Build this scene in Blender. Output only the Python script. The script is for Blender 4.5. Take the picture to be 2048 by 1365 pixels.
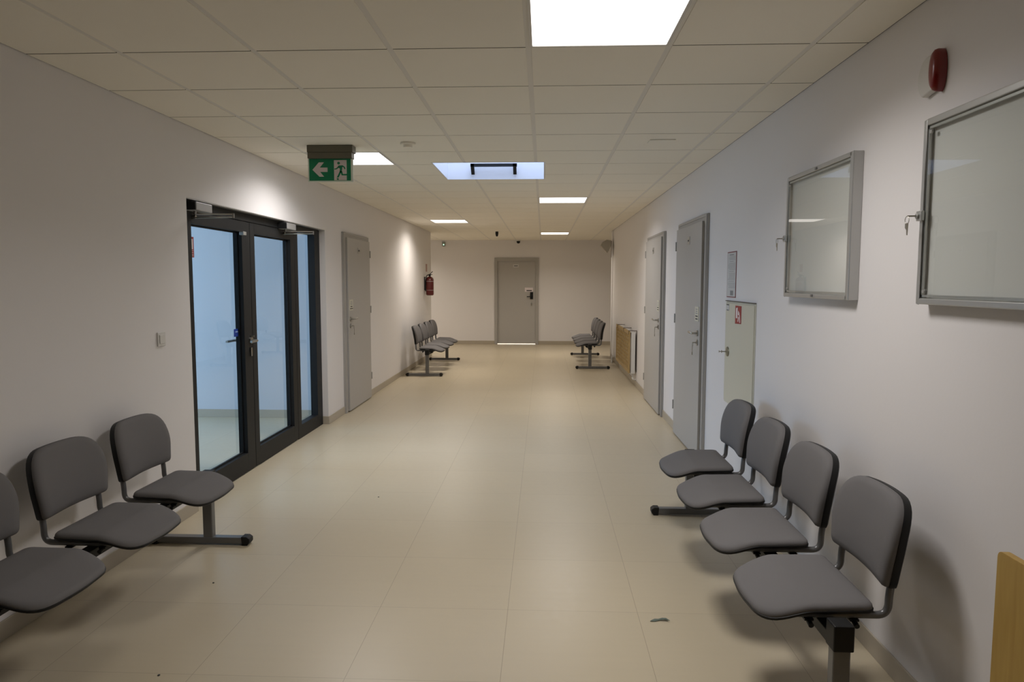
import bpy, bmesh, math, random
from mathutils import Vector, Matrix
random.seed(7)
C = bpy.context.scene.collection
for o in list(bpy.data.objects):
    bpy.data.objects.remove(o, do_unlink=True)

# ------------------------------------------------------------------ camera
F_PX, PITCH, YAW, ROLL, CAM_Z = 1407.72, 0.0841, 0.0443, 0.0013, 1.5266
cp, sp, cy, sy = math.cos(PITCH), math.sin(PITCH), math.cos(YAW), math.sin(YAW)
fwd = Vector((-sy*cp, cy*cp, -sp)); right0 = Vector((cy, sy, 0)); up0 = right0.cross(fwd)
cr, sr = math.cos(ROLL), math.sin(ROLL)
rgt = right0*cr + up0*sr; up = -right0*sr + up0*cr
cam = bpy.data.cameras.new('camera'); camo = bpy.data.objects.new('camera', cam); C.objects.link(camo)
M = Matrix((rgt, up, -fwd)).transposed().to_4x4(); M.translation = Vector((0, 0, CAM_Z))
camo.matrix_world = M
cam.sensor_fit = 'HORIZONTAL'; cam.sensor_width = 36.0; cam.lens = F_PX/2048*36.0
cam.clip_start = 0.02; cam.clip_end = 100
bpy.context.scene.camera = camo

# ------------------------------------------------------------------ world, exposure
W = bpy.data.worlds.new('sky'); bpy.context.scene.world = W; W.use_nodes = True
W.node_tree.nodes['Background'].inputs[0].default_value = (0.52, 0.64, 0.90, 1)
W.node_tree.nodes['Background'].inputs[1].default_value = 0.9
vs = bpy.context.scene.view_settings
vs.view_transform = 'Standard'; vs.look = 'None'; vs.gamma = 1.0; vs.use_curve_mapping = False; vs.exposure = 0.0

PANEL = 3.0                       # radiance of the ceiling panel diffusers
LAMP_W, LAMP_SPREAD = 18.0, 150      # light thrown down by each panel
COOL = (1.0, 0.97, 0.965); WARM = (1.0, 0.92, 0.83)
def area(name, loc, rot, sx, sz, power, col, spread=180):
    l = bpy.data.lights.new(name, 'AREA'); l.shape = 'RECTANGLE'; l.size = sx; l.size_y = sz
    l.energy = power; l.color = col; l.spread = math.radians(spread)
    o = bpy.data.objects.new(name, l); C.objects.link(o); o.location = loc; o.rotation_euler = rot
    return o
# daylight entering the side corridor through its outside window, the roof light and the room behind the end door
area('window_daylight', (-6.93, 5.6, 1.35), (0, -math.pi/2, 0), 2.1, 2.6, 158, (0.37, 0.635, 1.0))
area('roof_daylight', (-0.47, 6.5, 3.66), (0, 0, 0), 0.9, 0.95, 24, (0.46, 0.58, 0.84))
area('back_room_light', (-0.6, 17.9, 2.2), (0, 0, 0), 0.8, 0.6, 70, (0.95, 0.95, 1.0))

# ------------------------------------------------------------------ materials
MATS = {}
def mat(name, col, rough=0.5, metal=0.0, spec=0.5, bump=0, bscale=200, noise=0, nscale=3, coat=0, emis=None, estr=0):
    if name in MATS: return MATS[name]
    m = bpy.data.materials.new(name); m.use_nodes = True; nt = m.node_tree; b = nt.nodes['Principled BSDF']
    b.inputs['Base Color'].default_value = (*col, 1); b.inputs['Roughness'].default_value = rough
    b.inputs['Metallic'].default_value = metal; b.inputs['Specular IOR Level'].default_value = spec
    if coat: b.inputs['Coat Weight'].default_value = coat; b.inputs['Coat Roughness'].default_value = 0.1
    if emis: b.inputs['Emission Color'].default_value = (*emis, 1); b.inputs['Emission Strength'].default_value = estr
    if bump or noise:
        tc = nt.nodes.new('ShaderNodeTexCoord')
    if noise:
        n = nt.nodes.new('ShaderNodeTexNoise'); n.inputs['Scale'].default_value = nscale; n.inputs['Detail'].default_value = 5
        nt.links.new(tc.outputs['Object'], n.inputs['Vector'])
        r = nt.nodes.new('ShaderNodeMapRange'); r.inputs['To Min'].default_value = 1-noise; r.inputs['To Max'].default_value = 1+noise
        nt.links.new(n.outputs['Fac'], r.inputs['Value'])
        mx = nt.nodes.new('ShaderNodeVectorMath'); mx.operation = 'SCALE'; mx.inputs[0].default_value = col
        nt.links.new(r.outputs['Result'], mx.inputs['Scale']); nt.links.new(mx.outputs[0], b.inputs['Base Color'])
    if bump:
        n2 = nt.nodes.new('ShaderNodeTexNoise'); n2.inputs['Scale'].default_value = bscale; n2.inputs['Detail'].default_value = 3
        nt.links.new(tc.outputs['Object'], n2.inputs['Vector'])
        bp = nt.nodes.new('ShaderNodeBump'); bp.inputs['Strength'].default_value = bump; bp.inputs['Distance'].default_value = 0.002
        nt.links.new(n2.outputs['Fac'], bp.inputs['Height']); nt.links.new(bp.outputs[0], b.inputs['Normal'])
    MATS[name] = m; return m
def emit(name, col, s):
    if name in MATS: return MATS[name]
    m = bpy.data.materials.new(name); m.use_nodes = True; nt = m.node_tree; nt.nodes.clear()
    e = nt.nodes.new('ShaderNodeEmission'); e.inputs[0].default_value = (*col, 1); e.inputs[1].default_value = s
    o = nt.nodes.new('ShaderNodeOutputMaterial'); nt.links.new(e.outputs[0], o.inputs[0]); MATS[name] = m; return m
def glass(name, tint=(1, 1, 1), ior=1.5, base=0.0):
    m = bpy.data.materials.new(name); m.use_nodes = True; nt = m.node_tree; nt.nodes.clear()
    t = nt.nodes.new('ShaderNodeBsdfTransparent'); t.inputs[0].default_value = (*tint, 1)
    g = nt.nodes.new('ShaderNodeBsdfGlossy'); g.inputs['Roughness'].default_value = 0.0
    f = nt.nodes.new('ShaderNodeFresnel')
    ge = nt.nodes.new('ShaderNodeNewGeometry'); mr = nt.nodes.new('ShaderNodeMapRange'); mr.inputs['To Min'].default_value = ior; mr.inputs['To Max'].default_value = 1.0/ior
    nt.links.new(ge.outputs['Backfacing'], mr.inputs['Value']); nt.links.new(mr.outputs[0], f.inputs[0])   # a thin pane reflects alike from both sides
    mx = nt.nodes.new('ShaderNodeMixShader'); o = nt.nodes.new('ShaderNodeOutputMaterial')
    nt.links.new(f.outputs[0], mx.inputs[0]); nt.links.new(t.outputs[0], mx.inputs[1]); nt.links.new(g.outputs[0], mx.inputs[2])
    nt.links.new(mx.outputs[0], o.inputs[0]); MATS[name] = m; return m

wall_m = mat('wall_paint', (0.80, 0.77, 0.755), 0.6, spec=0.3, bump=0.15, bscale=60, noise=0.015, nscale=1.5)
ceil_m = mat('ceiling_tile', (0.93, 0.885, 0.785), 0.9, spec=0.1, bump=0.25, bscale=350, noise=0.02, nscale=2)
bar_m = mat('ceiling_bar', (0.80, 0.77, 0.71), 0.6)
dark_m = mat('plenum_dark', (0.10, 0.09, 0.08), 0.9)
skirt_m = mat('skirting_tile', (0.44, 0.385, 0.30), 0.35, noise=0.03, nscale=4)
door_m = mat('door_grey_laminate', (0.46, 0.44, 0.41), 0.45, spec=0.4, noise=0.015, nscale=3)
frame_m = mat('door_frame_grey', (0.41, 0.39, 0.36), 0.4, spec=0.4)
anth_m = mat('anthracite_aluminium', (0.013, 0.0135, 0.014), 0.5, spec=0.22)
steel_m = mat('brushed_steel', (0.42, 0.41, 0.385), 0.28, metal=1.0)
alu_m = mat('silver_aluminium', (0.50, 0.50, 0.485), 0.38, metal=0.75)
grey_metal = mat('grey_powder_coat', (0.15, 0.15, 0.15), 0.3, metal=0.3)
black_m = mat('black_plastic', (0.008, 0.008, 0.008), 0.5, spec=0.3)
fabric_m = mat('grey_fabric', (0.178, 0.17, 0.168), 0.95, spec=0.15, bump=0.35, bscale=900, noise=0.03, nscale=8)
white_pl = mat('white_plastic', (0.68, 0.66, 0.62), 0.4)
cream_m = mat('cream_metal', (0.63, 0.61, 0.50), 0.4)
red_m = mat('red_enamel', (0.10, 0.005, 0.004), 0.3, coat=0.4)
redsign_m = mat('red_sign', (0.33, 0.03, 0.03), 0.5)
paper_m = mat('white_paper', (0.60, 0.59, 0.57), 0.7)
ink_m = mat('grey_ink', (0.05, 0.05, 0.05), 0.7)
inkl_m = mat('light_ink', (0.36, 0.36, 0.36), 0.7)
green_m = mat('green_sign', (0.0, 0.23, 0.10), 0.4)
pict_m = mat('sign_white', (0.80, 0.72, 0.72), 0.4)
acry_m = mat('clear_acrylic_edge', (0.85, 0.92, 0.84), 0.3)
olive_m = mat('dull_housing', (0.14, 0.13, 0.095), 0.45)
blue_m = mat('blue_sticker', (0.02, 0.05, 0.28), 0.4)
brass_m = mat('dull_key_metal', (0.35, 0.33, 0.28), 0.35, metal=0.9)
board_m = mat('board_surface', (0.66, 0.65, 0.62), 0.5)
pglass = glass('door_glass', (0.93, 0.96, 0.97), 1.55)
bglass = glass('cabinet_glass', (0.94, 0.96, 0.95), 1.5)
rglass = glass('roof_glass', (0.98, 0.98, 1.0), 1.3)

def floor_material():
    m = bpy.data.materials.new('floor_tiles'); m.use_nodes = True; nt = m.node_tree; b = nt.nodes['Principled BSDF']; L = nt.links
    geo = nt.nodes.new('ShaderNodeNewGeometry'); sep = nt.nodes.new('ShaderNodeSeparateXYZ'); L.new(geo.outputs['Position'], sep.inputs[0])
    def mth(op, a, bb=None, c=None):
        n = nt.nodes.new('ShaderNodeMath'); n.operation = op
        for i, v in enumerate((a, bb, c)):
            if v is None: continue
            if isinstance(v, (int, float)): n.inputs[i].default_value = v
            else: L.new(v, n.inputs[i])
        return n.outputs[0]
    def dist(coord, off):       # distance in metres to the nearest joint
        s = mth('DIVIDE', mth('SUBTRACT', coord, off), 0.6)
        fr = mth('FRACT', s); return mth('MULTIPLY', mth('MINIMUM', fr, mth('SUBTRACT', 1.0, fr)), 0.6)
    dx = dist(sep.outputs[0], -0.1581); dy = dist(sep.outputs[1], 3.1648)
    gx = mth('LESS_THAN', dx, 0.0013); gy = mth('LESS_THAN', dy, 0.0010)
    g = mth('MAXIMUM', gx, gy)
    # tile to tile tone
    cx = mth('FLOOR', mth('DIVIDE', mth('SUBTRACT', sep.outputs[0], -0.1581), 0.6)); cyy = mth('FLOOR', mth('DIVIDE', mth('SUBTRACT', sep.outputs[1], 3.1648), 0.6))
    cmb = nt.nodes.new('ShaderNodeCombineXYZ'); L.new(cx, cmb.inputs[0]); L.new(cyy, cmb.inputs[1])
    wn = nt.nodes.new('ShaderNodeTexWhiteNoise'); wn.noise_dimensions = '2D'; L.new(cmb.outputs[0], wn.inputs['Vector'])
    n = nt.nodes.new('ShaderNodeTexNoise'); n.inputs['Scale'].default_value = 1.3; n.inputs['Detail'].default_value = 6; L.new(geo.outputs['Position'], n.inputs['Vector'])
    mp = nt.nodes.new('ShaderNodeMapping'); mp.inputs['Scale'].default_value = (2, 30, 1); L.new(geo.outputs['Position'], mp.inputs[0])
    n3 = nt.nodes.new('ShaderNodeTexNoise'); n3.inputs['Scale'].default_value = 1.0; L.new(mp.outputs[0], n3.inputs['Vector'])
    k = mth('ADD', mth('ADD', mth('MULTIPLY', wn.outputs['Value'], 0.035), mth('MULTIPLY', n.outputs['Fac'], 0.07)), mth('MULTIPLY', n3.outputs['Fac'], 0.04))
    k = mth('ADD', k, 0.93)
    vm = nt.nodes.new('ShaderNodeVectorMath'); vm.operation = 'SCALE'; vm.inputs[0].default_value = (0.565, 0.485, 0.345); L.new(k, vm.inputs['Scale'])
    mx = nt.nodes.new('ShaderNodeMix'); mx.data_type = 'RGBA'; L.new(mth('MULTIPLY', g, 0.50), mx.inputs[0]); L.new(vm.outputs[0], mx.inputs[6]); mx.inputs[7].default_value = (0.20, 0.14, 0.08, 1)
    L.new(mx.outputs[2], b.inputs['Base Color'])
    b.inputs['Roughness'].default_value = 0.33; b.inputs['Specular IOR Level'].default_value = 0.5
    n4 = nt.nodes.new('ShaderNodeTexNoise'); n4.inputs['Scale'].default_value = 25; n4.inputs['Detail'].default_value = 4; L.new(geo.outputs['Position'], n4.inputs['Vector'])
    rr = nt.nodes.new('ShaderNodeMapRange'); rr.inputs['To Min'].default_value = 0.27; rr.inputs['To Max'].default_value = 0.40; L.new(n4.outputs['Fac'], rr.inputs['Value']); L.new(rr.outputs[0], b.inputs['Roughness'])
    bp = nt.nodes.new('ShaderNodeBump'); bp.inputs['Strength'].default_value = 0.12; bp.inputs['Distance'].default_value = 0.002
    L.new(mth('SUBTRACT', n4.outputs['Fac'], g), bp.inputs['Height']); L.new(bp.outputs[0], b.inputs['Normal'])
    return m
floor_m = floor_material()
def wood_material(name, c1, c2, axis=2):
    m = bpy.data.materials.new(name); m.use_nodes = True; nt = m.node_tree; b = nt.nodes['Principled BSDF']; L = nt.links
    tc = nt.nodes.new('ShaderNodeTexCoord'); mp = nt.nodes.new('ShaderNodeMapping'); s = [14, 14, 14]; s[axis] = 1.2; mp.inputs['Scale'].default_value = s
    L.new(tc.outputs['Object'], mp.inputs[0]); n = nt.nodes.new('ShaderNodeTexNoise'); n.inputs['Scale'].default_value = 3; n.inputs['Detail'].default_value = 6; n.inputs['Distortion'].default_value = 0.6
    L.new(mp.outputs[0], n.inputs['Vector']); r = nt.nodes.new('ShaderNodeValToRGB'); r.color_ramp.elements[0].color = (*c1, 1); r.color_ramp.elements[1].color = (*c2, 1)
    r.color_ramp.elements[0].position = 0.3; r.color_ramp.elements[1].position = 0.7
    L.new(n.outputs['Fac'], r.inputs[0]); L.new(r.outputs[0], b.inputs['Base Color']); b.inputs['Roughness'].default_value = 0.45
    return m
wood_m = wood_material('wood_veneer', (0.42, 0.255, 0.055), (0.50, 0.32, 0.08))
lattice_m = wood_material('wood_lattice', (0.32, 0.20, 0.07), (0.46, 0.33, 0.14))

# ------------------------------------------------------------------ mesh helpers
def box(bm, x0, x1, y0, y1, z0, z1):
    v = [bm.verts.new((x, y, z)) for x in (min(x0, x1), max(x0, x1)) for y in (min(y0, y1), max(y0, y1)) for z in (min(z0, z1), max(z0, z1))]
    for f in ((0, 1, 3, 2), (4, 6, 7, 5), (0, 4, 5, 1), (2, 3, 7, 6), (0, 2, 6, 4), (1, 5, 7, 3)):
        bm.faces.new([v[i] for i in f])
def tube(bm, pts, r, seg=12, cap=True):
    pts = [Vector(p) for p in pts]; rings = []
    t0 = (pts[1]-pts[0]).normalized(); a = Vector((0, 0, 1)) if abs(t0.z) < 0.9 else Vector((1, 0, 0)); n = t0.cross(a).normalized()
    for i, p in enumerate(pts):
        t = (pts[min(i+1, len(pts)-1)]-pts[max(i-1, 0)]).normalized(); n = (n-t*n.dot(t)).normalized(); b = t.cross(n)
        rr = r[i] if isinstance(r, (list, tuple)) else r
        rings.append([bm.verts.new(p+(n*math.cos(2*math.pi*k/seg)+b*math.sin(2*math.pi*k/seg))*rr) for k in range(seg)])
    for a_, b_ in zip(rings, rings[1:]):
        for k in range(seg): bm.faces.new((a_[k], a_[(k+1) % seg], b_[(k+1) % seg], b_[k]))
    if cap: bm.faces.new(rings[0][::-1]); bm.faces.new(rings[-1])
def lathe(bm, prof, origin=(0, 0, 0), axis='z', seg=32):
    """prof = [(r, h)...] revolved about an axis through origin"""
    o = Vector(origin); rings = []
    for r, h in prof:
        ring = []
        for k in range(seg):
            c, s = math.cos(2*math.pi*k/seg)*r, math.sin(2*math.pi*k/seg)*r
            p = {'z': (c, s, h), 'x': (h, c, s), 'y': (s, h, c)}[axis]
            ring.append(bm.verts.new(o+Vector(p)))
        rings.append(ring)
    for a_, b_ in zip(rings, rings[1:]):
        for k in range(seg): bm.faces.new((a_[k], a_[(k+1) % seg], b_[(k+1) % seg], b_[k]))
    bm.faces.new(rings[0][::-1]); bm.faces.new(rings[-1])
def prism(bm, pts, fn, t0, t1):
    """polygon pts (a,b) extruded between t0 and t1; fn(a,b,t)->xyz"""
    A = [bm.verts.new(fn(a, b, t0)) for a, b in pts]; B = [bm.verts.new(fn(a, b, t1)) for a, b in pts]
    bm.faces.new(A[::-1]); bm.faces.new(B)
    for i in range(len(pts)): j = (i+1) % len(pts); bm.faces.new((A[i], A[j], B[j], B[i]))
def bez(pts, n=8):
    """round the interior corners of a polyline"""
    P = [Vector(p) for p in pts]; out = [P[0]]
    for i in range(1, len(P)-1):
        a, b, c = P[i-1], P[i], P[i+1]; d = min((a-b).length, (c-b).length)*0.5
        s, e = b+(a-b).normalized()*d, b+(c-b).normalized()*d
        for k in range(n+1):
            t = k/n; out.append(s*(1-t)**2+b*2*t*(1-t)+e*t*t)
    out.append(P[-1]); return out
def rpoly(pts, radii, n=7):
    out = []; N = len(pts)
    for i in range(N):
        a, b, c = Vector(pts[i-1]), Vector(pts[i]), Vector(pts[(i+1) % N]); r = radii[i]
        u, v = (a-b).normalized(), (c-b).normalized(); s, e = b+u*r, b+v*r
        for k in range(n+1):
            t = k/n; p = s*(1-t)**2+b*2*t*(1-t)+e*t*t; out.append((p.x, p.y))
    return out
def obj(name, bm, m, parent=None, bevel=0, smooth=False, bseg=2):
    bmesh.ops.remove_doubles(bm, verts=bm.verts, dist=1e-6)
    bmesh.ops.recalc_face_normals(bm, faces=bm.faces)
    me = bpy.data.meshes.new(name); bm.to_mesh(me); bm.free(); me.materials.append(m)
    if smooth:
        for p in me.polygons: p.use_smooth = True
    o = bpy.data.objects.new(name, me); C.objects.link(o)
    if smooth:
        try: me.set_sharp_from_angle(angle=math.radians(42))
        except Exception: pass
    if bevel:
        md = o.modifiers.new('bevel', 'BEVEL'); md.width = bevel; md.segments = bseg; md.limit_method = 'ANGLE'; md.angle_limit = math.radians(40)
    if parent: o.parent = parent
    return o
def obj_split(name, bm, m, parent=None, **kw):
    """one object per loose piece"""
    bm.verts.ensure_lookup_table(); seen = set(); out = []
    for v in bm.verts: v.tag = False
    isl = []
    for v in bm.verts:
        if v.tag: continue
        st = [v]; v.tag = True; cur = []
        while st:
            a = st.pop(); cur.append(a)
            for e_ in a.link_edges:
                b_ = e_.other_vert(a)
                if not b_.tag: b_.tag = True; st.append(b_)
        isl.append(cur)
    for cur in isl:
        nb = bmesh.new(); mp = {v: nb.verts.new(v.co) for v in cur}; fs = {f for v in cur for f in v.link_faces}
        for f in fs: nb.faces.new([mp[v] for v in f.verts])
        out.append(obj(name, nb, m, parent, **kw))
    bm.free(); return out
def bobj(name, boxes, m, parent=None, bevel=0):
    bm = bmesh.new()
    for b in boxes: box(bm, *b)
    return obj(name, bm, m, parent, bevel)
def tag(o, label=None, cat=None, group=None, kind=None):
    if label: o['label'] = label
    if cat: o['category'] = cat
    if group: o['group'] = group
    if kind: o['kind'] = kind
    return o
def empty(name, loc=(0, 0, 0), rz=0):
    o = bpy.data.objects.new(name, None); C.objects.link(o); o.location = loc; o.rotation_euler = (0, 0, rz); o.empty_display_size = 0.1; return o
def struct(o, label=None, cat=None): return tag(o, label, cat, None, 'structure')
def children(o): return [c for c in bpy.data.objects if c.parent == o]
def copy_tree(o, parent=None):
    c = o.copy(); C.objects.link(c)
    if parent: c.parent = parent
    for ch in children(o): copy_tree(ch, c)
    return c

XL, XR, H = -2.2951, 1.361, 2.5285
Y0, YL, YR, YB = -4.5, 14.35, 14.20, 17.15
WT = 0.15
YH = 1.1                          # the left wall starts here; the dark hall before it is added to cut bounced light
# ------------------------------------------------------------------ shell
struct(bobj('floor', [(-7.2, 3.4, Y0-0.2, 19.0, -0.12, 0)], floor_m), 'beige square floor tiles with thin brown joints', 'floor')
GY0, GY1, GZ = 4.484, 7.362, 2.066          # glazed opening
bm = bmesh.new()
box(bm, XL-WT, XL, YH, GY0, 0, H+0.1); box(bm, XL-WT, XL, GY0, GY1, GZ, H+0.1); box(bm, XL-WT, XL, GY1, YL, 0, H+0.1)
struct(obj('wall_left', bm, wall_m), 'off-white painted corridor wall on the left', 'wall')
bm = bmesh.new(); box(bm, XR, XR+WT, Y0, YR, 0, H+0.1)
struct(obj('wall_right', bm, wall_m), 'off-white painted corridor wall on the right', 'wall')
DX0, DX1, DZ = -1.128, -0.18, 2.03
bm = bmesh.new(); box(bm, -4.8, DX0, YB, YB+WT, 0, H+0.1); box(bm, DX1, 3.2, YB, YB+WT, 0, H+0.1); box(bm, DX0, DX1, YB, YB+WT, DZ, H+0.1)
struct(obj('wall_back', bm, wall_m), 'off-white painted end wall around the far grey door', 'wall')
bm = bmesh.new(); box(bm, -7.2, XR+WT, Y0-WT, Y0, 0, H+0.1); box(bm, -7.2, -7.05, Y0, YH, 0, H+0.1); box(bm, -7.05, XL-WT, YH, YH+WT, 0, H+0.1)
struct(obj('wall_front', bm, mat('bounce_cut_dark', (0.10, 0.08, 0.065), 0.6)), 'unseen dark walls added behind the camera to cut bounced light', 'wall')  # added out of view, dark so little light bounces onto the near floor
bm = bmesh.new(); box(bm, -7.2, XL-WT, Y0-WT, YH+WT, H+0.0, H+0.05)
struct(obj('ceiling_added_hall', bm, mat('bounce_cut_ceiling', (0.25, 0.23, 0.2), 0.8)), 'unseen dark ceiling added behind the camera to cut bounced light', 'ceiling')  # added with those walls, dark for the same dimming
# lobby sides and the returns of the corridor walls
bm = bmesh.new(); box(bm, -4.8-WT, -4.8, YL-WT, YB+WT, 0, H+0.1); box(bm, -4.8, XL-WT, YL-WT, YL, 0, H+0.1)
struct(obj('wall_lobby_left', bm, wall_m), 'off-white wall around the left part of the far lobby', 'wall')
bm = bmesh.new(); box(bm, 3.2, 3.2+WT, YR-WT, YB+WT, 0, H+0.1); box(bm, XR+WT, 3.2, YR-WT, YR, 0, H+0.1)
struct(obj('wall_lobby_right', bm, wall_m), 'off-white wall around the right part of the far lobby', 'wall')
# side corridor behind the glass doors
VY0, VY1, VX = 2.6, 7.69, -6.8
bm = bmesh.new(); box(bm, VX-WT, XL-WT, VY1, VY1+0.12, 0, H+0.1)
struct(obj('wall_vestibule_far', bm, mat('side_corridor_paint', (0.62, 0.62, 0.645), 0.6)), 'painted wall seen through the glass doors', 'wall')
bm = bmesh.new(); box(bm, VX-WT, XL-WT, VY0-0.12, VY0, 0, H+0.1)
struct(obj('wall_vestibule_near', bm, wall_m), 'near side wall of the side corridor behind the glass doors', 'wall')
bm = bmesh.new(); box(bm, VX-WT, VX, VY0, 4.3, 0, H+0.1); box(bm, VX-WT, VX, 6.9, VY1, 0, H+0.1); box(bm, VX-WT, VX, 4.3, 6.9, 0, 0.3); box(bm, VX-WT, VX, 4.3, 6.9, 2.4, H+0.1)
struct(obj('wall_vestibule_end', bm, wall_m), 'end wall of the side corridor with its outside window', 'wall')
w = struct(empty('window_2', (VX, 5.6, 0)), 'tall outside window at the end of the side corridor', 'window')
bm = bmesh.new()
for a, b_ in ((4.3, 4.36), (5.57, 5.63), (6.84, 6.9)): box(bm, -0.08, -0.03, a-5.6, b_-5.6, 0.3, 2.4)
for a, b_ in ((0.3, 0.36), (2.34, 2.4)): box(bm, -0.075, -0.035, -1.3, 1.3, a, b_)
obj('window_frame', bm, anth_m, w)
# room behind the end door
bm = bmesh.new(); box(bm, -1.9, -1.8, YB+WT, 18.6, 0, H); box(bm, 0.5, 0.6, YB+WT, 18.6, 0, H); box(bm, -1.9, 0.6, 18.6, 18.7, 0, H)
struct(obj('wall_back_room', bm, wall_m), 'walls of the lit room behind the far door', 'wall')

# skirting tiles
def skirt(name, boxes, label): struct(bobj(name, boxes, skirt_m, bevel=0.002), label, 'baseboard')
T, SH = 0.009, 0.085
L_D0, L_D1 = 7.965, 9.135                    # left grey door
R2_0, R2_1 = 5.895, 7.14                     # nearer right door
R1_0, R1_1 = 7.945, 9.235                    # farther right door
skirt('baseboard_left', [(XL, XL+T, YH, GY0, 0, SH), (XL, XL+T, GY1, L_D0, 0, SH), (XL, XL+T, L_D1, YL, 0, SH), (XL-0.06, XL+T, GY1-T, GY1, 0, SH)], 'beige skirting tiles along the left wall')
skirt('baseboard_right', [(XR-T, XR, Y0, R2_0, 0, SH), (XR-T, XR, R2_1, R1_0, 0, SH), (XR-T, XR, R1_1, YR, 0, SH)], 'beige skirting tiles along the right wall')
skirt('baseboard_back', [(-4.8, -1.19, YB-T, YB, 0, SH), (-0.115, 3.2, YB-T, YB, 0, SH)], 'beige skirting tiles along the end wall')
skirt('baseboard_vestibule', [(VX, XL-WT, VY1-T, VY1, 0, SH+0.005)], 'grey-beige skirting tiles seen through the glass doors')

# ------------------------------------------------------------------ ceiling
CX, CR = -0.0686, 3.1125
lights = [(-0.0686, 2.5125, COOL), (-1.8686, 5.5125, COOL), (-0.0686, 8.5125, COOL), (-1.8686, 11.5125, WARM), (-0.0686, 14.5125, WARM), (-3.6686, 15.1125, WARM)]
SKY = (-0.953, 0.010, 6.01, 7.00)
holes = [(x+0.005, x+0.595, y+0.003, y+0.597) for x, y, c in lights] + [SKY]
def subtract(r, h):
    x0, x1, y0, y1 = r; a0, a1, b0, b1 = h
    if a0 >= x1 or a1 <= x0 or b0 >= y1 or b1 <= y0: return [r]
    out = []
    if b0 > y0: out.append((x0, x1, y0, b0))
    if b1 < y1: out.append((x0, x1, b1, y1))
    m0, m1 = max(y0, b0), min(y1, b1)
    if a0 > x0: out.append((x0, a0, m0, m1))
    if a1 < x1: out.append((a1, x1, m0, m1))
    return [q for q in out if q[1]-q[0] > 0.004 and q[3]-q[2] > 0.004]
def cut(rects):
    for h in holes: rects = [p for r in rects for p in subtract(r, h)]
    return rects
regions = [(XL, XR, Y0, YL-0.001), (-4.8, 3.2, YL, YB)]
tiles, bars = [], []
for (rx0, rx1, ry0, ry1) in regions:
    i0 = math.floor((rx0-CX)/0.6); i1 = math.ceil((rx1-CX)/0.6); k0 = math.floor((ry0-CR)/0.6); k1 = math.ceil((ry1-CR)/0.6)
    for i in range(i0, i1+1):
        x0, x1 = max(CX+0.6*i+0.013, rx0+0.004), min(CX+0.6*(i+1)-0.013, rx1-0.004)
        b0, b1 = max(CX+0.6*i-0.013, rx0), min(CX+0.6*i+0.013, rx1)
        if b1 > b0: bars.append((b0, b1, ry0, ry1))
        if x1 <= x0: continue
        for k in range(k0, k1+1):
            y0, y1 = max(CR+0.6*k+0.0044, ry0+0.004), min(CR+0.6*(k+1)-0.0044, ry1)
            if y1 > y0: tiles.append((x0, x1, y0, y1))
bm = bmesh.new()
for (x0, x1, y0, y1) in cut(tiles): box(bm, x0, x1, y0, y1, H, H+0.016)
co = struct(obj('ceiling', bm, ceil_m), 'cream suspended ceiling of square mineral tiles', 'ceiling')
bm = bmesh.new()
for (x0, x1, y0, y1) in cut(bars): box(bm, x0, x1, y0, y1, H+0.003, H+0.012)
obj('ceiling_rails', bm, bar_m, co)
joints = []
for (rx0, rx1, ry0, ry1) in regions:
    for k in range(math.floor((ry0-CR)/0.6), math.ceil((ry1-CR)/0.6)+1):
        y = CR+0.6*k
        if not (ry0 < y < ry1): continue
        for i in range(math.floor((rx0-CX)/0.6), math.ceil((rx1-CX)/0.6)+1):
            x0, x1 = max(CX+0.6*i+0.013, rx0), min(CX+0.6*(i+1)-0.013, rx1)
            if x1 > x0: joints.append((x0, x1, y-0.0042, y+0.0042))
    for xx in (rx0, rx1): joints.append((max(xx-0.0038, rx0), min(xx+0.0038, rx1), ry0, ry1))
bm = bmesh.new()
for (x0, x1, y0, y1) in cut(joints): box(bm, x0, x1, y0, y1, H+0.0012, H+0.010)
obj('ceiling_joints', bm, mat('joint_shadow_gap', (0.05, 0.042, 0.032), 0.9), co)  # dark strips, the shade of the tile gaps put into the colour
bm = bmesh.new()
hs = holes; holes = [(SKY[0]-0.02, SKY[1]+0.02, SKY[2]-0.02, SKY[3]+0.02)]
for (x0, x1, y0, y1) in cut([(XL-WT, XR+WT, Y0-WT, YL), (-4.95, 3.35, YL, YB+WT)]): box(bm, x0, x1, y0, y1, H+0.10, H+0.14)
holes = hs
obj('ceiling_void_lining', bm, dark_m, co)  # dark sheet standing in for the shade above the tile gaps
bm = bmesh.new(); box(bm, VX-WT, XL-WT, VY0-0.12, VY1+0.12, H, H+0.05)
struct(obj('ceiling_vestibule', bm, ceil_m), 'plain ceiling of the side corridor behind the glass doors', 'ceiling')
bm = bmesh.new(); box(bm, -1.9, 0.6, YB+WT, 18.7, H, H+0.05)
struct(obj('ceiling_back_room', bm, ceil_m), 'ceiling of the room behind the far door', 'ceiling')
# corner strip at the end of the right wall
struct(bobj('trim_1', [(XR-0.010, XR, YR-0.22, YR, 0, H-0.004)], wall_m), 'slim white corner strip at the end of the right wall', 'trim')

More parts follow.
